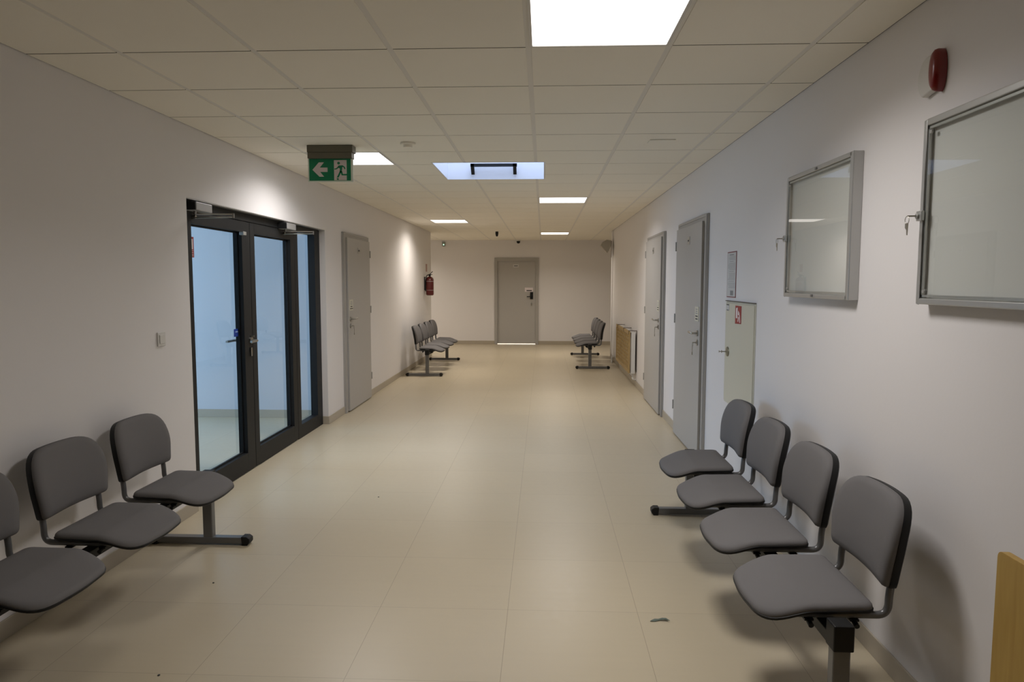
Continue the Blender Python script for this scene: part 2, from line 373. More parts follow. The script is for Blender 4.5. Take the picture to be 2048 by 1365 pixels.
# roof light with its shaft
x0, x1, y0, y1 = SKY
sk = struct(empty('window_1', ((x0+x1)/2, (y0+y1)/2, H)), 'square roof light with white shaft and black bar set in the ceiling', 'window')
hx, hy = (x1-x0)/2, (y1-y0)/2
shaft_m = mat('shaft_white', (0.80, 0.80, 0.80), 0.7)
bm = bmesh.new(); t = 0.010; hx -= 0.001; hy -= 0.001; z0s = -0.0015
box(bm, -hx, -hx+t, -hy, hy, z0s, 1.15); box(bm, hx-t, hx, -hy, hy, z0s, 1.15); box(bm, -hx+t, hx-t, -hy, -hy+t, z0s, 1.15); box(bm, -hx+t, hx-t, hy-t, hy, z0s, 1.15)
obj('shaft', bm, shaft_m, sk)
bm = bmesh.new(); box(bm, -hx, hx, -hy, hy, 1.10, 1.11); obj('roof_pane', bm, rglass, sk)
bm = bmesh.new()
# square black bar bracketed on the far side of the shaft
ux0, ux1, uz0, uz1 = -0.692+0.4715, -0.281+0.4715, 0.056, 0.124
box(bm, ux0-0.020, ux1+0.020, hy-0.090, hy-0.062, uz1-0.014, uz1+0.014)
for ux in (ux0, ux1): prism(bm, [(hy-0.090, uz1+0.014), (hy-0.090, uz1-0.016), (hy-0.012, uz0-0.012), (hy-0.012, uz0+0.016), (hy-0.062, uz1+0.014)], lambda a, b, t: (t, a, b), ux-0.018, ux+0.014)
obj('bar_handle', bm, black_m, sk)

# LED panels
for n, (lx, ly, c) in enumerate(lights):
    e = empty('ceiling_light', (lx+0.3, ly+0.3, H))
    lab = ['large bright square ceiling panel nearest the camera, cut by the top edge', 'bright square ceiling panel just right of the green exit sign',
           'bright ceiling panel behind the roof light, in the right half of the ceiling', 'bright ceiling panel in the left half of the ceiling above the far left bench',
           'smallest-looking ceiling panel, nearest the end wall, right of the far door camera', 'ceiling panel in the far lobby hidden round the left corner'][n]
    tag(e, lab, 'ceiling light', 'square ceiling light panels')
    bm = bmesh.new()
    for a in ((-0.295, -0.283, -0.297, 0.297), (0.283, 0.295, -0.297, 0.297), (-0.283, 0.283, -0.297, -0.285), (-0.283, 0.283, 0.285, 0.297)): box(bm, a[0], a[1], a[2], a[3], -0.002, 0.010)
    obj('frame', bm, white_pl, e)
    bm = bmesh.new(); box(bm, -0.283, 0.283, -0.285, 0.285, 0.002, 0.008)
    obj('diffuser', bm, emit('panel_light_%s' % ('cool' if c == COOL else 'warm'), c, PANEL), e)
    bm = bmesh.new(); box(bm, -0.29, 0.29, -0.29, 0.29, 0.010, 0.03); obj('housing', bm, white_pl, e)
    area('panel_lamp', (lx+0.3, ly+0.3, H-0.001), (0, 0, 0), 0.56, 0.56, LAMP_W*(1.15 if c == WARM else 1.0), c, LAMP_SPREAD)

# ------------------------------------------------------------------ grey doors
def plate_lines(bm, fn, a0, a1, b0, b1, n, t0, t1, seed=0):
    r = random.Random(seed)
    for i in range(n):
        b = b1-(i+0.7)*(b1-b0)/(n+0.4); w = (a1-a0)*r.uniform(0.45, 0.9); mid = (a0+a1)/2
        prism(bm, [(mid-w/2, b-0.18*(b1-b0)/n), (mid+w/2, b-0.18*(b1-b0)/n), (mid+w/2, b+0.18*(b1-b0)/n), (mid-w/2, b+0.18*(b1-b0)/n)], fn, t0, t1)
def lever(parent, fn, side, y, z, m, zk, keys=True, scale=1.0):
    """lever handle with rose, and a key rose with hanging keys. fn(y, z, t): t = distance off the leaf. side = +1 lever points to +y"""
    bm = bmesh.new()
    P = lambda a, b, t: Vector(fn(a, b, t))
    tube(bm, [P(y, z, 0.0), P(y, z, 0.009)], 0.026, 20)
    tube(bm, bez([P(y, z, 0.005), P(y, z, 0.055), P(y+side*0.125, z+0.004, 0.055)]), 0.0095, 10)
    obj('handle', bm, m, parent, smooth=True)
    bm = bmesh.new(); tube(bm, [P(y, zk, 0.0), P(y, zk, 0.009)], 0.025, 20)
    tube(bm, [P(y, zk, 0.009), P(y, zk, 0.016)], 0.010, 12); obj('key_rose', bm, m, parent, smooth=True)
    if keys:
        bm = bmesh.new()
        tube(bm, [P(y, zk, 0.014), P(y, zk, 0.045)], 0.005, 8)
        ring = [P(y+side*(0.016*math.sin(q*0.5236)), zk-0.016+0.016*math.cos(q*0.5236), 0.042) for q in range(13)]
        tube(bm, ring, 0.0018, 6)
        prism(bm, [(y+side*0.010, zk-0.03), (y+side*0.026, zk-0.032), (y+side*0.024, zk-0.052), (y+side*0.020, zk-0.08), (y+side*0.013, zk-0.08), (y+side*0.011, zk-0.052)], lambda a, b, t: fn(a, b, t), 0.040, 0.043)
        prism(bm, [(y+side*0.013, zk-0.08), (y+side*0.030, zk-0.086), (y+side*0.027, zk-0.108), (y+side*0.010, zk-0.105)], lambda a, b, t: fn(a, b, t), 0.038, 0.044)
        obj('keys', bm, brass_m, parent)
def side_door(name, wall_x, sgn, ya, yb, label, lsgn, plate_seed, hz=(1.09, 1.01), num=True):
    """door on a side wall. sgn=+1: the corridor lies towards +x of the wall. near jamb at ya"""
    e = struct(empty(name, (wall_x, ya, 0)), label, 'door'); w = yb-ya
    X = lambda d: sgn*d
    bm = bmesh.new(); fw, ft = 0.085, 0.022
    box(bm, 0, X(ft), 0, fw, 0, 2.09); box(bm, 0, X(ft), w-fw, w, 0, 2.09); box(bm, 0, X(ft), fw, w-fw, 2.02, 2.09)
    box(bm, X(ft), X(ft+0.006), 0.004, 0.03, 0, 2.086); box(bm, X(ft), X(ft+0.006), 0.03, w-0.03, 2.066, 2.086)
    obj('door_frame', bm, frame_m, e, bevel=0.004)
    bm = bmesh.new(); box(bm, X(0.001), X(0.006), fw, w-fw, 0.0, 2.02); obj('door_rebate', bm, dark_m, e)
    bm = bmesh.new(); box(bm, X(0.008), X(0.042), fw+0.012, w-fw+0.05, 0.012, 2.035)
    obj('door_leaf', bm, door_m, e, bevel=0.003)
    fn = lambda a, b, t: (X(0.042+t), a, b)
    hy = fw+0.012+0.065
    lever(e, fn, 1, hy, hz[0], steel_m, hz[1])
    # name plate above the handle and number plate at eye level
    bm = bmesh.new(); py = hy-0.025
    prism(bm, [(py, 1.19), (py+0.145, 1.19), (py+0.145, 1.315), (py, 1.315)], fn, 0, 0.004)
    p = obj('name_plate', bm, cream_m, e)
    bm = bmesh.new(); plate_lines(bm, fn, py+0.01, py+0.135, 1.245, 1.305, 3, 0.004, 0.0055, plate_seed); obj('small_print', bm, inkl_m, p)
    bm = bmesh.new(); plate_lines(bm, fn, py+0.005, py+0.14, 1.193, 1.25, 2, 0.004, 0.0055, plate_seed+5); obj('dark_print', bm, ink_m, p)
    ny = w*0.5
    bm = bmesh.new(); prism(bm, [(ny-0.05, 1.865), (ny+0.05, 1.865), (ny+0.05, 1.935), (ny-0.05, 1.935)], fn, 0, 0.004)
    p = obj('number_plate', bm, alu_m, e)
    bm = bmesh.new(); plate_lines(bm, fn, ny-0.04, ny+0.04, 1.88, 1.92, 1, 0.004, 0.0055, plate_seed+9); obj('number_print', bm, ink_m, p)
    bm = bmesh.new()
    for z in (0.25, 1.12, 1.83): tube(bm, [(X(0.046), w-fw+0.056, z), (X(0.046), w-fw+0.056, z+0.09)], 0.007, 8)
    obj_split('hinge', bm, frame_m, e)
    return e
side_door('door_1', XL, 1, L_D0, L_D1, 'grey laminate door in the left wall beyond the glass doors', 1, 3)
side_door('door_2', XR, -1, R2_0, R2_1, 'nearer of the two grey doors in the right wall', 1, 4)
side_door('door_3', XR, -1, R1_0, R1_1, 'farther of the two grey doors in the right wall', 1, 5)

# far end door
e = struct(empty('door_4', (-0.65, YB, 0)), 'grey door in the end wall with black lock and light showing beneath', 'door')
fx0, fx1, fz = -1.188+0.65, -0.115+0.65, 2.106
bm = bmesh.new(); lx0, lx1 = DX0+0.65, DX1+0.65
box(bm, fx0, lx0+0.01, -0.03, 0, 0, fz); box(bm, lx1-0.01, fx1, -0.03, 0, 0, fz); box(bm, lx0, lx1, -0.03, 0, DZ-0.01, fz)
obj('door_frame', bm, frame_m, e, bevel=0.004)
bm = bmesh.new(); box(bm, lx0+0.006, lx1-0.006, 0.012, 0.052, 0.018, DZ-0.006); obj('door_leaf', bm, door_m, e, bevel=0.003)
fn = lambda a, b, t: (a, 0.012-t, b)
px = -0.315+0.65
bm = bmesh.new(); box(bm, px-0.005, px+0.065, -0.012, 0.012, 1.105, 1.275); tube(bm, bez([(px+0.03, -0.01, 1.165), (px+0.03, -0.055, 1.165), (px-0.085, -0.055, 1.165)]), 0.011, 8)
obj('electronic_lock', bm, black_m, e)
bm = bmesh.new(); tube(bm, [(px+0.03, 0.012, 0.99), (px+0.03, 0.0, 0.99)], 0.024, 14); obj('key_rose', bm, steel_m, e)
bm = bmesh.new(); prism(bm, [(px+0.02, 0.985), (px+0.045, 0.985), (px+0.04, 0.95), (px+0.03, 0.93), (px+0.02, 0.95)], fn, 0.012, 0.016); obj('keys', bm, brass_m, e)
bm = bmesh.new(); prism(bm, [(-0.45+0.65, 1.285), (-0.25+0.65, 1.285), (-0.25+0.65, 1.385), (-0.45+0.65, 1.385)], fn, 0, 0.004); p = obj('name_plate', bm, pict_m, e)
bm = bmesh.new(); prism(bm, [(-0.41+0.65, 1.30), (-0.28+0.65, 1.30), (-0.28+0.65, 1.325), (-0.41+0.65, 1.325)], fn, 0.004, 0.006); obj('dark_print', bm, ink_m, p)
bm = bmesh.new(); prism(bm, [(-0.735+0.65, 1.875), (-0.60+0.65, 1.875), (-0.60+0.65, 1.945), (-0.735+0.65, 1.945)], fn, 0, 0.004); p = obj('number_plate', bm, paper_m, e)
bm = bmesh.new(); plate_lines(bm, fn, -0.72+0.65, -0.615+0.65, 1.888, 1.93, 1, 0.004, 0.006, 2); obj('number_print', bm, ink_m, p)
bm = bmesh.new()
for z in (0.28, 1.15, 1.75): tube(bm, [(lx0+0.0, 0.0-0.034, z), (lx0, -0.034, z+0.1)], 0.008, 8)
obj_split('hinge', bm, frame_m, e)

# ------------------------------------------------------------------ glazed double door with side light
XF, XB_ = XL-0.060, XL-0.132                 # front and back of the dark frame
XG = XF-0.050
d = struct(empty('door_5', (XF, GY0, 0)), 'dark-framed glass double door with a glazed side panel in the left wall', 'door')
Y = lambda y: y-GY0
B = XB_-XF
bm = bmesh.new()
box(bm, B, 0, Y(GY0), Y(4.553), 0, GZ); box(bm, B, 0, Y(7.20), Y(GY1-0.002), 0, GZ); box(bm, B, 0, Y(4.553), Y(7.20), 2.0, GZ)
box(bm, B, 0, Y(6.612), Y(6.70), 0, 2.0); box(bm, B, 0, Y(6.70), Y(7.20), 0, 0.13)
obj('outer_frame', bm, anth_m, d, bevel=0.003)
def leaf(y0, y1, s0, s1, name):
    bm = bmesh.new(); zt, zb = 1.995, 0.008
    box(bm, B, -0.001, Y(y0), Y(s0), zb, zt); box(bm, B, -0.001, Y(s1), Y(y1), zb, zt); box(bm, B, -0.001, Y(s0), Y(s1), zb, 0.155); box(bm, B, -0.001, Y(s0), Y(s1), 1.912, zt)
    o = obj(name, bm, anth_m, d, bevel=0.003)
    bm = bmesh.new()
    for q in ((s0, s0+0.012, 0.155, 1.912), (s1-0.012, s1, 0.155, 1.912), (s0, s1, 0.155, 0.167), (s0, s1, 1.90, 1.912)): box(bm, XG-XF+0.004, XG-XF+0.016, Y(q[0]), Y(q[1]), q[2], q[3])
    obj_split('glazing_bead', bm, anth_m, o)
    bm = bmesh.new(); v = [bm.verts.new(p) for p in ((XG-XF, Y(s0), 0.15), (XG-XF, Y(s1), 0.15), (XG-XF, Y(s1), 1.915), (XG-XF, Y(s0), 1.915))]; bm.faces.new(v)
    g = obj('glass_pane', bm, pglass, o)
    return o
near = leaf(4.556, 5.596, 4.655, 5.448, 'door_leaf'); far = leaf(5.602, 6.609, 5.688, 6.505, 'door_leaf')
bm = bmesh.new(); v = [bm.verts.new(p) for p in ((XG-XF, Y(6.70), 0.13), (XG-XF, Y(7.20), 0.13), (XG-XF, Y(7.20), 2.0), (XG-XF, Y(6.70), 2.0))]; bm.faces.new(v)
obj('side_pane', bm, pglass, d)
# lever handles on both faces of the near leaf, cylinder
bm = bmesh.new(); hy_, hz_ = Y(5.555), 1.052
tube(bm, [(0, hy_, hz_), (0.012, hy_, hz_)], 0.027, 18); tube(bm, bez([(0.01, hy_, hz_), (0.06, hy_, hz_), (0.06, hy_-0.13, hz_)]), 0.010, 10)
tube(bm, [(0.0, hy_+0.0, hz_+0.035), (0.03, hy_, hz_+0.035)], 0.006, 8)
obj('handle', bm, steel_m, near, smooth=True)
bm = bmesh.new(); tube(bm, [(B, hy_, hz_), (B-0.012, hy_, hz_)], 0.027, 18); tube(bm, bez([(B-0.01, hy_, hz_), (B-0.06, hy_, hz_), (B-0.06, hy_-0.14, hz_)]), 0.010, 10)
tube(bm, [(B-0.012, hy_, 0.96), (B-0.04, hy_, 0.96)], 0.012, 8); prism(bm, [(hy_-0.012, 0.95), (hy_+0.012, 0.95), (hy_+0.006, 0.89), (hy_-0.006, 0.89)], lambda a, b, t: (t, a, b), B-0.04, B-0.043)
obj('outer_handle', bm, steel_m, near, smooth=True)
bm = bmesh.new(); box(bm, 0, 0.010, hy_-0.014, hy_+0.014, 0.925, 0.995); obj('lock_plate', bm, steel_m, near, bevel=0.004)
bm = bmesh.new(); box(bm, 0.0, 0.035, Y(5.40), Y(5.455), 1.885, 1.912); obj('latch', bm, alu_m, near, bevel=0.003)
# stickers on the glass
bm = bmesh.new(); gx = XG-XF
fnx = lambda a, b, t: (gx+0.001+t, a, b)
box(bm, gx+0.001, gx+0.003, Y(4.657), Y(4.775), 1.690, 1.830); s_ = obj('red_sticker', bm, redsign_m, near)
bm = bmesh.new()
box(bm, gx+0.003, gx+0.004, Y(4.68), Y(4.76), 1.745, 1.815); 
for z in (1.735, 1.722, 1.709, 1.699): box(bm, gx+0.003, gx+0.004, Y(4.675), Y(4.765), z, z+0.003)
obj('sticker_print', bm, pict_m, s_)
bm = bmesh.new(); box(bm, gx+0.001, gx+0.003, Y(5.36), Y(5.447), 1.095, 1.155); s_ = obj('blue_sticker', bm, blue_m, near)
bm = bmesh.new(); box(bm, gx+0.003, gx+0.004, Y(5.385), Y(5.43), 1.127, 1.138); obj('sticker_print', bm, mat('pale_blue', (0.25, 0.35, 0.6), 0.5), s_)
# silver bead along the top of the opening
struct(bobj('trim_2', [(XL-0.05, XL-0.004, GY0, GY1, GZ-0.006, GZ)], alu_m), 'thin silver bead under the lintel above the glass doors', 'trim')
# door closers
def closer(y, label):
    e = tag(empty('door_closer', (XF, y, 2.0)), label, 'door closer', 'overhead door closers')
    bm = bmesh.new(); box(bm, 0.002, 0.085, 0, 0.225, -0.008, 0.048); obj('body', bm, mat('closer_silver', (0.42, 0.42, 0.42), 0.4, metal=0.4), e, bevel=0.005)
    bm = bmesh.new(); box(bm, 0.002, 0.083, -0.012, 0, -0.006, 0.046); obj('end_cap', bm, anth_m, e, bevel=0.003)
    bm = bmesh.new(); tube(bm, [(0.045, 0.06, -0.008), (0.045, 0.06, -0.030)], 0.009, 12)
    for (a, b_, z) in (((0.045, 0.06), (0.285, 0.10), -0.028), ((0.285, 0.10), (0.01, 0.12), -0.046)):
        tube(bm, [(a[0], a[1], z), (b_[0], b_[1], z)], 0.0048, 8)
    tube(bm, [(0.285, 0.10, -0.022), (0.285, 0.10, -0.052)], 0.007, 12); tube(bm, [(0.0, 0.12, -0.042), (0.02, 0.12, -0.042)], 0.012, 10)
    obj('arm', bm, steel_m, e, smooth=True)
closer(4.565, 'silver door closer with folding arm at the near end of the glass doors')
closer(6.205, 'silver door closer with folding arm near the glazed side panel')

# ------------------------------------------------------------------ beam benches
S = 0.58
SO = rpoly([(0.394, -0.222), (0.394, 0.222), (0.17, 0.229), (0.030, 0.200), (0.010, 0.0), (0.030, -0.200), (0.17, -0.229)], [0.035, 0.035, 0.05, 0.085, 0.06, 0.085, 0.05], 8)
def sdip(u):
    t = max(0.0, (0.20-u)/0.17); s = min(1, t); r = max(0, (u-0.30)/0.1)
    return -0.046*s*s*(3-2*s)*0.95 + 0.006*r
def rings_mesh(bm, outline, cen, levels, fn):
    """levels: (scale, inset height); fn(a,b,h)->xyz"""
    rs = []
    for sc, h in levels:
        rs.append([bm.verts.new(fn(cen[0]+(a-cen[0])*sc, cen[1]+(b-cen[1])*sc, h)) for a, b in outline])
    n = len(outline)
    for A, B_ in zip(rs, rs[1:]):
        for k in range(n): bm.faces.new((A[k], A[(k+1) % n], B_[(k+1) % n], B_[k]))
    for R_, h in ((rs[0], levels[0][1]), (rs[-1], levels[-1][1])):
        c = bm.verts.new(fn(cen[0], cen[1], h))
        for k in range(n): bm.faces.new((R_[k], R_[(k+1) % n], c))
BO = rpoly([(-0.214, 0.0), (0.0, 0.004), (0.214, 0.0), (0.236, 0.13), (0.212, 0.293), (0.0, 0.302), (-0.212, 0.293), (-0.236, 0.13)], [0.022, 0.08, 0.022, 0.04, 0.115, 0.07, 0.115, 0.04], 8)
def bpos(v, w_, d_, y):
    """backrest: v sideways, w_ up along the leaning back, d_ towards the sitter"""
    tilt = math.radians(11.5); cu, cz = 0.462, 0.505
    cur = 0.019*(v/0.2)**2 + 0.012*math.sin(max(0, min(1, w_/0.33))*math.pi)
    dd = d_+cur
    return (cu+w_*math.sin(tilt)-dd*math.cos(tilt), y+v, cz+w_*math.cos(tilt)+dd*math.sin(tilt))
def make_bench(label):
    e = tag(empty('waiting_bench'), label, 'bench', 'four-seat waiting benches')
    bm = bmesh.new(); box(bm, 0.222, 0.278, -1.165, 1.165, 0.345, 0.385); obj('beam', bm, black_m, e, bevel=0.003)
    for sgn in (-1, 1):
        yl = sgn*1.165
        bm = bmesh.new(); box(bm, 0.222, 0.278, yl-0.022, yl+0.022, 0.03, 0.36); box(bm, 0.03, 0.57, yl-0.025, yl+0.025, 0.008, 0.046)
        lg = obj('leg', bm, grey_metal, e, bevel=0.005)
        bm = bmesh.new(); prism(bm, [(0.0, 0.018), (0.014, 0.0), (0.045, 0.0), (0.05, 0.052), (0.018, 0.052), (0.0, 0.04)], lambda a, b, t: (a, t, b), yl-0.030, yl+0.030); obj('foot_cap', bm, black_m, lg, bevel=0.004)
        bm = bmesh.new(); prism(bm, [(0.6, 0.018), (0.586, 0.0), (0.555, 0.0), (0.55, 0.052), (0.582, 0.052), (0.6, 0.04)], lambda a, b, t: (a, t, b), yl-0.030, yl+0.030); obj('foot_cap', bm, black_m, lg, bevel=0.004)
        bm = bmesh.new(); box(bm, 0.217, 0.283, yl-0.034, yl+0.034, 0.345, 0.432); obj('beam_cap', bm, black_m, e, bevel=0.005)
    for i in range(4):
        y = (i-1.5)*S
        zb = 0.425
        bm = bmesh.new()
        rings_mesh(bm, SO, (0.20, 0), [(1.0, 0.004), (1.006, 0.012), (0.998, 0.020), (0.975, 0.0265), (0.92, 0.031), (0.75, 0.0335), (0.5, 0.034), (0.25, 0.034)], lambda a, b, h: (a, y+b, zb+h+sdip(a)*(1.0) - 0.008*math.exp(-((a-0.22)/0.09)**2)*(1-(abs(b)/0.23)**2)))
        st = obj('seat', bm, fabric_m, e, smooth=True)
        bm = bmesh.new()
        rings_mesh(bm, SO, (0.20, 0), [(0.6, -0.006), (0.97, -0.006), (1.012, 0.0), (1.016, 0.008), (1.0, 0.010)], lambda a, b, h: (a, y+b, zb+h+sdip(a)))
        obj('seat_shell', bm, black_m, st, smooth=True)
        bm = bmesh.new()
        rings_mesh(bm, BO, (0, 0.165), [(1.0, 0.0), (1.006, 0.012), (0.99, 0.022), (0.94, 0.031), (0.82, 0.036), (0.55, 0.038), (0.25, 0.038)], lambda a, b, h: bpos(a, b, h, y))
        bk = obj('backrest', bm, fabric_m, e, smooth=True)
        bm = bmesh.new()
        rings_mesh(bm, BO, (0, 0.165), [(0.5, -0.028), (0.95, -0.028), (1.0, -0.022), (1.016, -0.004), (1.012, 0.003), (1.0, 0.004)], lambda a, b, h: bpos(a, b, h, y))
        obj('backrest_shell', bm, black_m, bk, smooth=True)
        for sgn in (-1, 1):
            v = sgn*0.190; bm = bmesh.new()
            tp = bpos(v, 0.20, -0.018, y); bt = bpos(v, -0.02, -0.010, y)
            tube(bm, bez([(0.135, y+sgn*0.190, 0.408), (0.450, y+sgn*0.190, 0.408), bt, tp], 9), 0.0125, 12); obj('support_tube', bm, grey_metal, e, smooth=True)
        bm = bmesh.new(); box(bm, 0.16, 0.36, y-0.06, y+0.06, 0.385, 0.390); box(bm, 0.17, 0.20, y-0.205, y+0.205, 0.389, 0.396); box(bm, 0.32, 0.35, y-0.205, y+0.205, 0.389, 0.396)
        box(bm, 0.205, 0.2195, y-0.05, y+0.05, 0.35, 0.388); box(bm, 0.2805, 0.295, y-0.05, y+0.05, 0.35, 0.388)
        br = obj('mounting_bracket', bm, black_m, e)
        bm = bmesh.new()
        for u in (0.185, 0.335):
            for sg in (-1, 1): tube(bm, [(u, y+sg*0.20, 0.388), (u, y+sg*0.225, 0.382)], 0.009, 10)
        obj_split('bolt_cap', bm, black_m, br)
    return e
b0 = make_bench('grey four-seat waiting bench beside the right wall under the glass notice cases')
b0.location = (0.715, 3.40, 0)
b1 = copy_tree(b0); b1['label'] = 'grey four-seat waiting bench beside the left wall just before the glass doors, partly cut off'
b1.location = (-1.692, 2.75, 0); b1.rotation_euler = (0, 0, math.pi); b1.scale = (0.985, 1, 1)
b2 = copy_tree(b0); b2['label'] = 'distant grey four-seat waiting bench on the left, under the red fire extinguisher'
b2.location = (-1.618, 12.40, 0); b2.rotation_euler = (0, 0, math.pi)
b3 = copy_tree(b0); b3['label'] = 'distant grey four-seat waiting bench on the right, beyond the covered radiator'
b3.location = (0.572, 13.50, 0)

# ------------------------------------------------------------------ exit sign
XE, YE = -1.5785, 5.21
e = tag(empty('exit_sign', (XE, YE, H)), 'green and white exit sign with arrow and running figure hanging from the ceiling', 'exit sign')
bm = bmesh.new(); box(bm, -0.168, 0.172, 0.0, 0.10, -0.052, -0.001); box(bm, -0.166, 0.164, 0.006, 0.085, -0.096, -0.052)
obj('housing', bm, olive_m, e, bevel=0.003)
bm = bmesh.new(); box(bm, -0.173, 0.166, 0.036, 0.042, -0.264, -0.096); pn = obj('acrylic_panel', bm, acry_m, e)
bm = bmesh.new(); box(bm, -0.163, 0.149, 0.034, 0.036, -0.255, -0.096); gp = obj('green_field', bm, green_m, e)
fe = lambda a, b, t: (a, 0.034-t, b)
U = lambda pts: [(-0.157+0.306*a, -0.255+0.159*b) for a, b in pts]      # 0..1 inside the green field
bm = bmesh.new()
prism(bm, U([(0.06, 0.50), (0.22, 0.84), (0.345, 0.84), (0.24, 0.60), (0.43, 0.60), (0.43, 0.40), (0.25, 0.40), (0.345, 0.18), (0.23, 0.18)]), fe, 0.0, 0.0012)
obj('arrow', bm, pict_m, gp)
bm = bmesh.new(); prism(bm, U([(0.59, 0.02), (0.90, 0.02), (0.90, 0.94), (0.59, 0.94)]), fe, 0.0, 0.0008); obj('doorway_symbol', bm, pict_m, gp)
bm = bmesh.new()
hd = [(0.705+0.035*math.cos(q*math.pi/8), 0.80+0.062*math.sin(q*math.pi/8)) for q in range(16)]
for poly in (hd,
    [(0.70, 0.69), (0.80, 0.70), (0.80, 0.66), (0.775, 0.38), (0.725, 0.36), (0.735, 0.55), (0.69, 0.60)],           # body
    [(0.60, 0.55), (0.60, 0.50), (0.665, 0.525), (0.71, 0.61), (0.71, 0.69), (0.655, 0.57)],                          # front arm
    [(0.80, 0.70), (0.855, 0.63), (0.872, 0.53), (0.845, 0.52), (0.83, 0.60), (0.785, 0.645)],                        # rear arm
    [(0.73, 0.42), (0.775, 0.42), (0.70, 0.14), (0.655, 0.14)],                                                       # standing leg
    [(0.655, 0.10), (0.70, 0.11), (0.70, 0.03), (0.66, 0.04)],
    [(0.74, 0.44), (0.79, 0.42), (0.805, 0.30), (0.92, 0.305), (0.95, 0.25), (0.92, 0.235), (0.775, 0.24)],           # trailing leg
    [(0.90, 0.20), (0.93, 0.20), (0.905, 0.02), (0.93, 0.02), (0.90, 0.02)]):
    prism(bm, U(poly), fe, 0.0008, 0.0016)
obj('running_figure', bm, green_m, gp)

# ------------------------------------------------------------------ things on the left wall
e = tag(empty('light_switch', (XL, 4.115, 1.18)), 'square white light switch on the left wall before the glass doors', 'switch')
bm = bmesh.new(); box(bm, 0, 0.009, -0.042, 0.042, -0.042, 0.042); obj('frame', bm, white_pl, e, bevel=0.003)
bm = bmesh.new(); box(bm, 0.009, 0.013, -0.027, 0.027, -0.027, 0.027); obj('rocker', bm, white_pl, e, bevel=0.002)

# fire extinguisher
ex, ey = XL+0.105, 13.55
e = tag(empty('fire_extinguisher', (ex, ey, 1.26)), 'red fire extinguisher hanging on the left wall above the far bench', 'fire extinguisher')
bm = bmesh.new(); lathe(bm, [(0.055, 0.0), (0.072, 0.012), (0.075, 0.04), (0.075, 0.30), (0.066, 0.335), (0.035, 0.358), (0.022, 0.362)], seg=28); obj('cylinder', bm, red_m, e, smooth=True)
bm = bmesh.new(); lathe(bm, [(0.018, 0.36), (0.018, 0.395), (0.024, 0.397), (0.024, 0.41), (0.012, 0.412)], seg=16)
tube(bm, bez([(0.0, 0, 0.40), (0.02, -0.01, 0.425), (0.06, -0.02, 0.462)]), 0.007, 8); tube(bm, bez([(0, 0, 0.395), (0.05, -0.015, 0.405)]) if False else [(0, 0, 0.39), (0.05, -0.015, 0.405)], 0.006, 8)
obj('valve', bm, black_m, e)
bm = bmesh.new(); tube(bm, bez([(0.015, 0, 0.385), (-0.05, -0.05, 0.40), (-0.078, -0.045, 0.25), (-0.078, -0.04, 0.08)], 8), 0.009, 8); obj('hose', bm, black_m, e, smooth=True)
bm = bmesh.new(); lathe(bm, [(0.0757, 0.10), (0.0757, 0.104)], seg=28); lathe(bm, [(0.0757, 0.27), (0.0757, 0.275)], seg=28); obj_split('label_band', bm, paper_m, e)
bm = bmesh.new(); box(bm, -0.105, -0.09, -0.02, 0.02, 0.10, 0.36); box(bm, -0.09, 0.0, -0.012, 0.012, 0.345, 0.352); obj('wall_bracket', bm, black_m, e)
e = tag(bobj('safety_sign', [(XL, XL+0.003, 13.72, 13.87, 1.72, 1.87)], mat('faded_red', (0.42, 0.25, 0.22), 0.5)), 'small faded reddish sign on the left wall above the fire extinguisher', 'sign')

# ------------------------------------------------------------------ ceiling devices
def smoke(x, y, r, label):
    e = tag(empty('smoke_detector', (x, y, H)), label, 'smoke detector')
    bm = bmesh.new(); lathe(bm, [(r, -0.001), (r, -0.012), (r*0.92, -0.016)], seg=28); obj('base', bm, ceil_m, e, smooth=True)
    bm = bmesh.new(); lathe(bm, [(r*0.62, -0.016), (r*0.60, -0.034), (r*0.3, -0.034)], seg=24); obj('sensor', bm, ceil_m, e, smooth=True)
smoke(-0.985, 5.16, 0.055, 'round white smoke detector on the ceiling beside the exit sign')
e = tag(empty('ceiling_sensor', (0.836, 5.16, H)), 'flat white square plate on the ceiling tiles right of the roof light', 'ceiling plate')
bm = bmesh.new(); box(bm, -0.09, 0.09, -0.06, 0.06, -0.006, -0.001); obj('plate', bm, ceil_m, e, bevel=0.002)
def dome(loc, r, label, drop):
    e = tag(empty('security_camera', loc), label, 'security camera')
    bm = bmesh.new(); lathe(bm, [(r*1.15, -0.001), (r*1.15, -drop*0.5), (r*0.9, -drop*0.6)], seg=24); obj('mount', bm, white_pl if drop < 0.06 else black_m, e, smooth=True)
    bm = bmesh.new(); lathe(bm, [(r*0.9, -drop*0.6), (r*0.95, -drop*0.6-r*0.4), (r*0.8, -drop*0.6-r*0.9), (r*0.4, -drop*0.6-r*1.25)], seg=24); obj('dome', bm, black_m, e, smooth=True)
dome((-0.605, 17.02, H), 0.045, 'small black dome camera under the ceiling above the far door', 0.05)
dome((-0.935, 14.2, H), 0.026, 'small dark camera hanging from the ceiling left of the far door', 0.11)
# detector with a green indicator in the far left corner
e = tag(empty('motion_detector', (-2.42, YB, 2.42)), 'small detector with a green indicator high on the end wall at left', 'detector')
bm = bmesh.new(); box(bm, -0.04, 0.04, -0.045, 0, -0.04, 0.065); obj('body', bm, mat('detector_grey', (0.30, 0.33, 0.28), 0.5), e, bevel=0.01)
bm = bmesh.new(); lathe(bm, [(0.014, -0.046), (0.012, -0.052)], (0, 0, 0.0), 'y', 12); obj('indicator', bm, emit('green_led', (0.55, 1.0, 0.7), 2.2), e)

